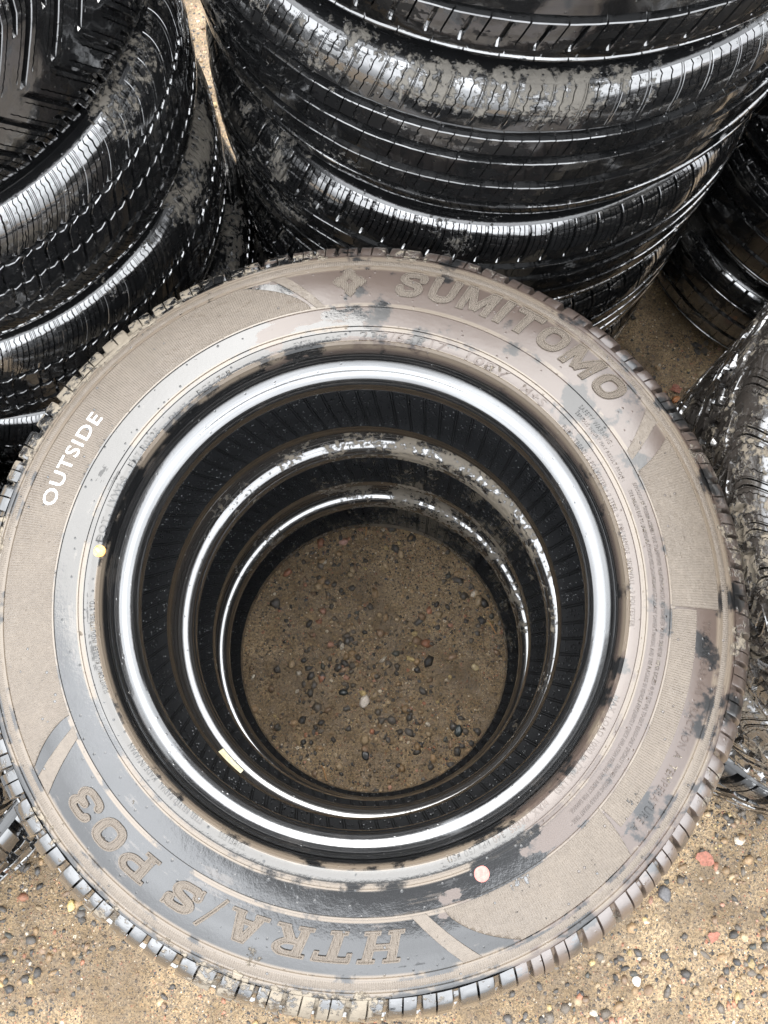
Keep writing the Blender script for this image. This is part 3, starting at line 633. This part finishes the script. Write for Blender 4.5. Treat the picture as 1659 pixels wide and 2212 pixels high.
def add_writing(root, d, dirtv, main=True):
    p = d['p']; before = set(root.children)
    T = lambda *a, **k: arc_text('lettering', a[0], p, a[1], a[2], a[3], a[4], k.pop('mat', 'letter'), root, **k)
    T('235/65R17', .2415, 91.5, 71.5, .0088, bold=.018, slant=.18)
    T('108V', .2415, 66.5, 56, .0088, bold=.018, slant=.18)
    T('M+S', .2415, 52.0, 45.5, .0080, bold=.012, slant=.15)
    T('EXTRA LOAD', .2420, 106.5, 95.5, .0050, bold=.0)
    T('PC5470B', .2412, 131.0, 122.0, .0052, bold=.012)
    T('D1407', .2412, 139.5, 134.5, .0036, bold=.02)
    T('DOT', .2412, 171, 165.5, .0062, bold=.012)
    T('1VWL8', .2412, 163.0, 155.8, .0066, bold=.012)
    T('FM7 R0325', .2412, 153.2, 143.0, .0066, bold=.012)
    T('MADE IN JAPAN', .2412, -136, -145, .0046, bold=.015)
    T('STEEL BELTED RADIAL', .2412, -123.5, -135, .0046, bold=.015)
    T('TUBELESS', .2412, -113.5, -119.5, .0046, bold=.015)
    T('MAX. LOAD 1000 kg (2205 LBS)', .2412, -24, -47.5, .0052, bold=.012)
    T('MAX. PRESS. 340 kPa (50 PSI)', .2412, -50, -73, .0052, bold=.012)
    T('PLIES : TREAD : 2 POLYESTER + 2 STEEL + 1 POLYAMIDE  SIDEWALL : 2 POLYESTER', .2412, 39, -9, .0042, bold=.0)
    T('SUMITOMO RUBBER INDUSTRIES, LTD.', .2412, -156.5, -176.5, .0040, bold=.01)
    if not main: 
        pass
    else:
        display_word('maker_lettering', 'SUMITOMO', p, .2905, 84.5, 37.5, .0310, .22, root)
        display_word('model_lettering', 'htr', p, .2870, -82.8, -103.6, .0250, .30, root)
        display_word('model_lettering', 'a/s', p, .2870, -104.8, -121.6, .0250, .20, root)
        display_word('model_lettering', 'p03', p, .2870, -125.2, -143.4, .0250, .12, root)
        arc_text('painted_lettering', 'OUTSIDE', p, .2940, 166.0, 147.5, .0135, 'white', root, bold=.004, relief=.0008)
        T('SAFETY WARNING :', .2672, 40, 29.5, .0048, bold=.0)
        T('SERIOUS INJURY MAY RESULT FROM :', .2605, 39.5, 22.0, .0034, bold=.0)
        T('.EXPLOSION OF TIRE/RIM ASSEMBLY DUE TO IMPROPER MOUNTING-MATCH TIRE DIAMETER TO RIM DIAMETER : NEVER EXCEED 40 PSI [275 kPa] TO SEAT BEADS-ONLY SPECIALLY TRAINED PERSONS SHOULD MOUNT TIRES.', .2685, 21, -49, .0036, bold=.0)
        T(".TIRE FAILURE DUE TO UNDERINFLATION/OVERLOADING/DAMAGE-FOLLOW OWNER'S MANUAL AND TIRE PLACARD IN VEHICLE-FREQUENTLY CHECK INFLATION PRESSURE AND INSPECT FOR DAMAGE.", .2615, 20, -48, .0036, bold=.0)
        T('TREADWEAR 640  TRACTION A  TEMPERATURE A', .3075, -6, -42.5, .0072, bold=.0)
        # ribbed panels between the lettering, with narrow diagonal stripes at their ends
        RP = lambda *a, **k: ribbed_panel('ribbed_panel', p, *a, root, **k)
        RP(.2785, .3225, 101.0, 112.5, 204.5, 209.5, curve=.5)
        RP(.2785, .3225, 98.0, 104.5, 99.8, 107.2)
        RP(.2785, .3225, 25.2, 29.6, 27.2, 32.6)
        RP(.2785, .3225, -4.0, -4.0, 22.8, 26.5, curve=.3)
        RP(.2785, .3010, -43.5, -43.5, -4.4, -4.4)
        RP(.2785, .3225, -76.0, -66.0, -43.9, -45.5, curve=.5)
        RP(.2785, .3225, -81.8, -75.0, -79.2, -72.2)
        RP(.2785, .3225, 206.6, 211.0, 208.8, 214.2)
        ring_closed('serrated_band', p, .3262, .3330, .0019, .00035, .0004, 'panel', root)
        # emblem: a square stood on its corner, its sides stepped, with a small square window
        res = .0007; g = np.arange(-.020, .0201, res); X, Y = np.meshgrid(g, g)
        D = (np.abs(X) + np.abs(Y) - .0185) / 1.414
        a, b = (X + Y) / 1.414, (X - Y) / 1.414
        for sx in (-1, 1):
            D = np.maximum(D, -(np.maximum(np.abs(a - sx * .0135) - .0022, np.abs(b) - .0035)))
            D = np.maximum(D, -(np.maximum(np.abs(b - sx * .0135) - .0022, np.abs(a) - .0035)))
        D = np.maximum(D, -((np.abs(X) + np.abs(Y) - .0034) / 1.414))
        V, Fc = [], []; contour(D, X, Y, 0.0, 0.0, .0006, V, Fc); contour(np.abs(D + .0009) - .0005, X, Y, 0.0, .0005, .0010, V, Fc)
        P3 = arc_place(np.array(V), p, .306, R_(93.0), -.0001); me = bpy.data.meshes.new('emblem'); me.from_pydata(P3.tolist(), [], Fc); me.update()
        uvl = me.uv_layers.new(name='UVMap'); idx = np.zeros(len(me.loops), dtype=np.int32); me.loops.foreach_get('vertex_index', idx)
        uvl.data.foreach_set('uv', np.stack([np.arctan2(P3[idx, 1], P3[idx, 0]) * .32, P3[idx, 2]], -1).astype(np.float32).ravel())
        me.materials.append(MAT['bigletter']); link('emblem', me, None, root)
    for c in set(root.children) - before: dirt(c, *dirtv)
def paint_dot(name, p, r, deg, rad, mat, parent, label, lift=.0012):
    bm = bmesh.new(); c = []
    for rr, h in ((1.0, -.4), (.96, .6), (.7, 1.0)):
        c.append([bm.verts.new((rad * rr * math.cos(k * PI / 14), rad * rr * math.sin(k * PI / 14), lift * h)) for k in range(28)])
    for a, b in zip(c, c[1:]):
        for k in range(28): bm.faces.new((a[k], a[(k + 1) % 28], b[(k + 1) % 28], b[k]))
    bm.faces.new(c[-1]); me = bpy.data.meshes.new(name); bm.to_mesh(me); bm.free()
    me.transform(Matrix.Translation((r * math.cos(R_(deg)), r * math.sin(R_(deg)), float(p.z_at_r(r)))))
    me.materials.append(MAT[mat]); o = link(name, me, None, parent); o['label'] = label; return o

# ------------------------------------------------------------------ ground
def ground_mat():
    t = NT('wet_sand'); P = t.n.new('ShaderNodeTexCoord').outputs['Object']
    big = t.noise(P, 3.0, 4, .6); mid = t.noise(P, 26, 6, .65); fine = t.noise(P, 260, 4, .7)
    col = t.mix(mid, (.130, .086, .042), (.290, .205, .112))
    col = t.mix(t.ramp(big, .42, .62), col, t.mix(fine, (.20, .135, .068), (.42, .305, .175)))
    col = t.mix(t.ramp(fine, .38, .60), t.mix(.65, col, (.035, .025, .016)), col)
    hgt = t.math('MULTIPLY', mid, .004)
    for sc, share, hh in ((110, .72, .0014), (230, .50, .0010), (450, .42, .0007)):
        v = t.n.new('ShaderNodeTexVoronoi'); t.put(v.inputs['Vector'], t.vmath('ADD', P, t.comb(sc * .01, 0.0, 0.0))); v.inputs['Scale'].default_value = sc
        cr_ = t.n.new('ShaderNodeValToRGB'); e = cr_.color_ramp; e.interpolation = 'CONSTANT'
        stops = [(.0, (.018, .019, .020)), (.16, (.045, .042, .040)), (.30, (.11, .085, .06)), (.46, (.30, .20, .105)), (.58, (.17, .12, .08)), (.70, (.33, .26, .17)), (.80, (.28, .12, .07)), (.87, (.06, .06, .065)), (.95, (.50, .42, .32))]
        e.elements[0].position, e.elements[0].color = 0.0, (*stops[0][1], 1); e.elements[1].position, e.elements[1].color = .16, (*stops[1][1], 1)
        for q, c in stops[2:]:
            k = e.elements.new(q); k.color = (*c, 1)
        rr, gg, bb = t.sep(v.outputs['Color']); t.put(cr_.inputs[0], gg)
        m = t.math('MULTIPLY', t.ramp(v.outputs['Distance'], .30, .40, 1.0, 0.0), t.math('GREATER_THAN', rr, share))
        col = t.mix(m, col, cr_.outputs[0])
        hgt = t.math('ADD', hgt, t.math('MULTIPLY', t.math('MULTIPLY', t.ramp(v.outputs['Distance'], .0, .42, 1.0, 0.0), t.math('GREATER_THAN', rr, share)), hh))
    hgt = t.math('ADD', hgt, t.math('MULTIPLY', fine, .0012))
    damp = t.ramp(t.noise(P, 7.0, 6, .62), .47, .58)
    col = t.mix(t.math('MULTIPLY', damp, .55), col, t.mix(fine, (.035, .024, .014), (.13, .088, .048)))
    t.put(t.b.inputs['Base Color'], col); t.put(t.b.inputs['Roughness'], t.ramp(t.noise(P, 40, 4), .35, .65, .32, .70)); t.b.inputs['IOR'].default_value = 1.4
    t.put(t.b.inputs['Normal'], t.bump(hgt, 1.0, 1.0)); return t.m
g = np.r_[-40, -15, -5, np.linspace(-2.2, 2.6, 110), 5, 15, 40]
GX, GY = np.meshgrid(g, g)
def ground_h(x, y):
    return .004 * np.sin(x * 5.1 + 1.3 * np.sin(y * 3.7)) + .003 * np.sin(y * 8.3 + x * 2.0) - .006
GZ = np.where((np.abs(GX) < 3) & (np.abs(GY) < 3), ground_h(GX, GY), -.006)
me = mesh_from('ground', np.stack([GX, GY, GZ], -1), grid_faces(len(g), len(g), wrap=False)); me.materials.append(ground_mat())
o = link('ground', me); o['kind'] = 'structure'

# ------------------------------------------------------------------ the stacks
A_R, A_W, A_B = .3690, .230, .2145
RIDG = [(.3238, .0014, .0011), (.3352, .0014, .0012), (.2775, .0015, .0012), (.2560, .0014, .0013), (.2512, .0014, .0013), (.2402, .0015, .0016)]
grpA = 'three matching tyres in the stack in front'
for i, (x, y, z, spin, lab, mud, film, tone) in enumerate([
        (-.0065, .138, .575, 0, 'top tyre of the front stack, its whole muddy sidewall and raised lettering facing up', .05, .42, .10),
        (.002, .142, .345, -6, 'middle tyre of the front stack, seen inside the hole of the top one', .34, .80, .1),  # raised mud here and below also paints in a pale reflection
        (.006, .139, .115, 17, 'lowest tyre of the front stack, ringing the round patch of ground', .32, .70, .3)]):
    root, d = make_tyre(lab, grpA, 'block', (x, y, z), A_R, A_W, A_B, RIDG, spin=spin, mud=mud, film=film, tone=tone, shoulder=.13 if i == 0 else .1, seed=1.3 + 3.1 * i, bias=((-.1, -.10) if i == 0 else (.18, .30)), brown=(1.0, .4, .2)[i], ncol=1080, ncol_bead=720)
    dv = (mud, film, tone, .13 if i == 0 else .1, 1.3 + 3.1 * i, (0, 0), (1.0, .4, .2)[i], A_R)
    if i == 0:
        add_writing(root, d, dv, main=True); writ = [c for c in root.children if c.name.split('.')[0] == 'lettering'][:16]
        paint_dot('paint_mark', d['p'], .2420, 173.0, .0058, 'orange', root, 'round orange paint mark')
        paint_dot('paint_mark', d['p'], .2630, -67.8, .0066, 'red', root, 'round faded red paint mark')
    else:
        for c in writ:
            k = c.copy(); COL.objects.link(k); k.parent = root; dirt(k, *dv)
        if i == 1:
            p = d['p']; V = []; Fc = []
            for a in range(15):
                th = R_(-139 - spin + a * .62)
                for r, h in ((.2270, .0004), (.2305, .0010), (.2340, .0004)):
                    V.append((r * math.cos(th), r * math.sin(th), float(p.z_at_r(r)) + .0006 + h))
            for a in range(14):
                for b in range(2): Fc.append((a * 3 + b, a * 3 + b + 1, a * 3 + b + 4, a * 3 + b + 3))
            me = bpy.data.meshes.new('paint_mark'); me.from_pydata(V, [], Fc); me.materials.append(MAT['cream'])
            link('paint_mark', me, None, root)['label'] = 'short cream paint stripe'

RID2 = [(.30, .0012, .0008), (.285, .0012, .0008), (.255, .0012, .001)]
def turned(b, deg):
    a = -R_(deg); return (b[0] * math.cos(a) - b[1] * math.sin(a), b[0] * math.sin(a) + b[1] * math.cos(a))
def stack(n, cx, cy, pitch, R, rb, kinds, grp, labels, muds, films, tones, spins, jit, bias=(0, 0), shoulders=(0,)):
    for k in range(n):
        z = pitch * (k + .5) + .001
        q = min(n - 1 - k, len(kinds) - 1)
        jx, jy = jit[min(k, len(jit) - 1)]
        make_tyre(labels[n - 1 - k], grp, kinds[q], (cx + jx, cy + jy, z), R, pitch, rb, RID2, spin=spins + 37 * k, lean=(0, 0),
                  mud=muds[min(q, len(muds) - 1)], film=films[min(q, len(films) - 1)], tone=tones, shoulder=shoulders[min(q, len(shoulders) - 1)], bias=turned(bias, spins + 37 * k), seed=10 + cx * 7 + k * 2.7, ncol=360, ncol_bead=240)
stack(5, .143, .893, .2090, .3560, .205, ['slit', 'touring', 'touring_fine'], 'five tyres in the tall stack behind the front one',
      ['topmost tyre of the stack behind the front one, cut off by the upper picture edge', 'second tyre down behind the front stack, with bright grooves and dusty grey upper shoulder',
       'third tyre down behind the front stack, shiny black with finely slit shoulder', 'fourth tyre down behind the front stack, half hidden, its grooves shining',
       'bottom tyre of the stack behind the front one, just above the gravel'],
      [.08, .16, .12, .02, .05], [.3, .4, .3, .2], .75, 0, [(0, 0), (.004, .002), (.0, -.003), (.004, 0), (.012, .004)], bias=(-.30, .02), shoulders=(.02, .13, .04, .0))
stack(5, -.525, .722, .1925, .332, .205, ['directional', 'allseason'], 'five tyres in the tall stack on the left',
      ['topmost tyre of the left stack, with arrow shaped tread grooves', 'second tyre down in the left stack, its smooth upper shoulder shining white',
       'third tyre down in the left stack, dull grey shoulder, partly behind the front stack', 'fourth tyre down in the left stack, mostly in deep shade',
       'bottom tyre of the left stack, a dark edge beside the front stack'],
      [.12, .10, .14], [.25, .25, .3], .6, 11, [(.014, .0), (.012, .003), (-.004, 0), (-.008, -.002), (-.010, .002)], bias=(.26, .26), shoulders=(.05, .06, .05))
stack(4, .81, .945, .195, .305, .19, ['touring', 'allseason', 'rib', 'rib'], 'four tyres in the dark stack at the back right',
      ['topmost tyre of the dark stack at the back right, at the edge of the photo', 'second tyre down at the back right, black with glinting block edges',
       'third tyre down at the back right, dull black with bent grooves', 'bottom tyre at the back right, dusty with four plain grooves, standing on brown sand'],
      [.16, .2, .2, .26], [.3, .3, .4, .5], .85, 5, [(0, 0), (.012, .0), (.0, .01), (.01, 0)])
stack(4, .712, .235, .235, .360, .215, ['terrain', 'terrain', 'terrain', 'lug'], 'four all terrain tyres in the muddy stack on the right',
      ['topmost knobbly tyre of the muddy stack at the right edge', 'second knobbly tyre down at the right edge, caked in pale mud',
       'third knobbly tyre down at the right edge, brown mud in its grooves', 'bottom tyre of the muddy right stack, wet and black, lying on the gravel'],
      [.42, .48, .50, .25], [.9, .9, .8, .5], .0, 3, [(-.008, .0), (.004, .006), (.0, 0), (.0, .004)])
stack(2, -.772, .090, .225, .368, .22, ['terrain', 'lug'], 'two chunky tyres in the low stack at the left edge',
      ['upper chunky tyre at the left edge, a dark sliver behind the front stack', 'lower chunky black tyre at the bottom left, its block tops shining white'],
      [.1, .08], [.2, .25], .6, 3, [(0, 0), (-.012, .01)])

# ------------------------------------------------------------------ gravel: loose stones over the sand
def pebbles(name, n, seed, size, zone, mat):
    rs = np.random.RandomState(seed)
    bm = bmesh.new(); bmesh.ops.create_icosphere(bm, subdivisions=1, radius=1.0)
    bv = np.array([v.co[:] for v in bm.verts]); bf = np.array([[v.index for v in f.verts] for f in bm.faces]); bm.free()
    k = len(bv); xy = zone(rs, n); sz = size[0] * (size[1] / size[0]) ** (rs.rand(n) ** 4.2)
    sc = sz[:, None] * np.stack([rs.uniform(.8, 1.25, n), rs.uniform(.6, 1.0, n), rs.uniform(.40, .7, n)], -1)
    jitter = 1 + rs.uniform(-.38, .22, (n, k, 1)); V = bv[None] * jitter * sc[:, None, :]
    a = rs.rand(n) * 2 * PI; ca, sa = np.cos(a)[:, None], np.sin(a)[:, None]
    X = V[..., 0] * ca - V[..., 1] * sa; Y = V[..., 0] * sa + V[..., 1] * ca
    tx = rs.uniform(-.35, .35, n)[:, None]; Z = V[..., 2] + X * tx
    V = np.stack([X + xy[:, :1], Y + xy[:, 1:], Z + (ground_h(xy[:, 0], xy[:, 1]) + sc[:, 2] * rs.uniform(-.45, .20, n))[:, None]], -1)
    Fq = (bf[None] + (np.arange(n) * k)[:, None, None]).reshape(-1, 3)
    me = mesh_from(name, V, Fq, smooth=False)
    pal = np.array([(.030, .031, .033), (.05, .048, .046), (.075, .07, .066), (.10, .085, .07), (.26, .17, .09), (.34, .25, .15), (.20, .13, .08), (.30, .13, .075), (.36, .19, .13), (.48, .42, .34), (.05, .055, .05), (.40, .30, .14)])
    pr = np.array([.11, .11, .10, .13, .13, .10, .14, .03, .03, .03, .04, .05]); c = pal[rs.choice(len(pal), n, p=pr / pr.sum())] * rs.uniform(.75, 1.25, (n, 1))
    ca_ = me.color_attributes.new('stone', 'FLOAT_COLOR', 'FACE' if False else 'POINT')
    ca_.data.foreach_set('color', np.repeat(np.c_[c, np.ones(n)], k, 0).astype(np.float32).ravel())
    me.materials.append(mat); o = link(name, me); o['kind'] = 'stuff'; return o
t = NT('stones'); at_ = t.n.new('ShaderNodeAttribute'); at_.attribute_name = 'stone'; P = t.n.new('ShaderNodeTexCoord').outputs['Object']
t.put(t.b.inputs['Base Color'], t.mix(t.ramp(t.noise(P, 300, 4, .6), .35, .7, 0, .55), at_.outputs['Color'], (.10, .075, .048)))
t.put(t.b.inputs['Roughness'], t.ramp(t.noise(P, 90, 2), .3, .7, .35, .75)); t.put(t.b.inputs['Normal'], t.bump(t.noise(P, 500, 3), .6, .001))
STONE = t.m
def zone_all(rs, n):
    out = []
    while len(out) < n:
        c = rs.uniform((-.75, -.55), (.95, 1.6), (n, 2))
        f = (np.hypot(c[:, 0] - .002, c[:, 1] - .13) < .235) | ((c[:, 1] < .0) & (np.hypot(c[:, 0], c[:, 1] - .14) > .30)) | ((c[:, 0] > .28) & (c[:, 0] < .75) & (c[:, 1] > .40) & (c[:, 1] < .95)) | ((c[:, 0] > -.42) & (c[:, 0] < -.12) & (c[:, 1] > .55)) | ((c[:, 0] < -.5) & (c[:, 1] > .35) & (c[:, 1] < .6))
        # patches: stones bunch up, with bare silt between
        d = np.sin(c[:, 0] * 17 + 2 * np.sin(c[:, 1] * 11)) * np.sin(c[:, 1] * 15 + c[:, 0] * 5)
        f &= rs.rand(n) < .45 + .5 * d
        out += c[f].tolist()
    return np.array(out[:n])
pebbles('gravel', 30000, 3, (.0010, .0105), zone_all, STONE)
# a few stones and scraps that stand out
def stone_thing(name, label, cat, x, y, size, colr, seed, flat=.5):
    rs = np.random.RandomState(seed); bm = bmesh.new(); bmesh.ops.create_icosphere(bm, subdivisions=3, radius=1.0)
    ax = rs.normal(size=(9, 3)); ax /= np.linalg.norm(ax, axis=1)[:, None]; lim = rs.uniform(.62, .9, 9)
    for v in bm.verts:
        q = np.array(v.co)
        for a, l in zip(ax, lim):
            dd = q @ a
            if dd > l: q = q - a * (dd - l) * .85
        v.co = (q[0] * size[0], q[1] * size[1], q[2] * size[0] * flat)
    for f in bm.faces: f.smooth = True
    me = bpy.data.meshes.new(name); bm.to_mesh(me); bm.free()
    me.materials.append(paint_mat(name + '_surface', colr, tuple(c * .7 for c in colr), .35))
    o = link(name, me); o.location = (x, y, float(ground_h(x, y)) + size[0] * flat * .45); o.rotation_euler = (0, 0, seed * 1.1)
    o['label'] = label; o['category'] = cat; return o
def gp(px, py):     # where a point of the photo (1659 wide) meets the ground
    u, v = (px - CX) / F_PX, -(py - CY) / F_PX
    q = rot((u, v * math.cos(tilt) + math.sin(tilt), v * math.sin(tilt) - math.cos(tilt))); k = (CAM_H + .004) / -q[2]
    return q[0] * k, q[1] * k
for a in [('pebble', 'white angular pebble in the round patch of ground inside the front stack', 788, 1514, (.0125, .008), (.62, .55, .48), 1),
          ('pebble', 'pale yellow round pebble near the right edge of the round patch of ground', 1026, 1442, (.007, .0065), (.38, .30, .17), 2),
          ('pebble', 'dark grey pebble lying left of the white one, inside the front stack', 742, 1496, (.0085, .006), (.03, .035, .036), 3),
          ('pebble', 'dark wedge shaped pebble low on the right side of the round patch', 990, 1578, (.0105, .0065), (.035, .045, .045), 4),
          ('pebble', 'black pebble near the lower rim of the round patch', 790, 1632, (.009, .007), (.02, .021, .022), 5),
          ('pebble', 'pink pebble at the upper middle of the round patch', 742, 1172, (.0085, .006), (.42, .25, .20), 6),
          ('pebble', 'grey rounded stone on the open gravel at the lower right', 1435, 1930, (.014, .011), (.09, .085, .085), 7),
          ('pebble', 'white square chip on the open gravel near the lower edge', 1376, 2120, (.008, .007), (.70, .68, .62), 8),
          ('pebble', 'orange pebble on the brown sand between the back and right stacks', 1462, 862, (.009, .007), (.42, .17, .06), 9),
          ('pebble', 'yellow stone on the gravel below the low left stack', 155, 1957, (.010, .007), (.50, .38, .16), 10)]:
    x, y = gp(a[2], a[3]); stone_thing(a[0], a[1], 'pebble', x, y, a[4], a[5], a[6])
def leaf(label, x, y, size, seed):
    rs = np.random.RandomState(seed); n = 13; bm = bmesh.new(); c = bm.verts.new((0, 0, .002))
    ring = [bm.verts.new((size * (.55 + .5 * rs.rand()) * math.cos(k * 2 * PI / n), size * (.45 + .5 * rs.rand()) * math.sin(k * 2 * PI / n), .001 + .003 * rs.rand())) for k in range(n)]
    for k in range(n): bm.faces.new((c, ring[k], ring[(k + 1) % n]))
    r = bmesh.ops.extrude_face_region(bm, geom=list(bm.faces)); bmesh.ops.translate(bm, verts=[v for v in r['geom'] if isinstance(v, bmesh.types.BMVert)], vec=(0, 0, .0006))
    bmesh.ops.recalc_face_normals(bm, faces=bm.faces)
    me = bpy.data.meshes.new('leaf_scrap'); bm.to_mesh(me); bm.free(); me.materials.append(MAT['leaf'])
    o = link('leaf_scrap', me); o.location = (x, y, float(ground_h(x, y)) + .002); o['label'] = label; o['category'] = 'leaf'
x, y = gp(1521, 1856); leaf('ragged red brown leaf scrap on the gravel at the lower right', x, y, .017, 2)
x, y = gp(1540, 2022); leaf('small folded reddish leaf scrap below the ragged one', x, y, .012, 5)
x, y = gp(1460, 840); leaf('small orange leaf scrap on the sand between the back and right stacks', x, y, .012, 8)
def straw(label, px0, py0, px1, py1, w):
    a, b = gp(px0, py0), gp(px1, py1); bm = bmesh.new(); rings = []
    for k in range(7):
        t_ = k / 6; x = a[0] + (b[0] - a[0]) * t_ + .0015 * math.sin(5 * t_); y = a[1] + (b[1] - a[1]) * t_ + .001 * math.cos(7 * t_); ww = w * (1 - .6 * abs(t_ - .4))
        n = Vector((-(b[1] - a[1]), b[0] - a[0], 0)).normalized()
        rings.append([bm.verts.new((x + n.x * ww * math.cos(q * PI / 3), y + n.y * ww * math.cos(q * PI / 3), .0035 + ww * math.sin(q * PI / 3) + float(ground_h(x, y)) + .001)) for q in range(6)])
    for r1, r2 in zip(rings, rings[1:]):
        for q in range(6): bm.faces.new((r1[q], r1[(q + 1) % 6], r2[(q + 1) % 6], r2[q]))
    bm.faces.new(rings[0]); bm.faces.new(rings[-1][::-1])
    me = bpy.data.meshes.new('straw'); bm.to_mesh(me); bm.free(); me.materials.append(MAT['twig'])
    o = link('straw', me); o['label'] = label; o['category'] = 'twig'
straw('thin orange straw at the right side of the round patch of ground', 1052, 1342, 1072, 1372, .0016)
straw('reddish twig at the upper edge of the round patch of ground', 789, 1134, 792, 1160, .0016)
straw('thin brown twig near the lower left of the round patch', 694, 1655, 708, 1688, .0014)
straw('yellow straw on the open gravel at the lower right', 1476, 1815, 1492, 1788, .0017)
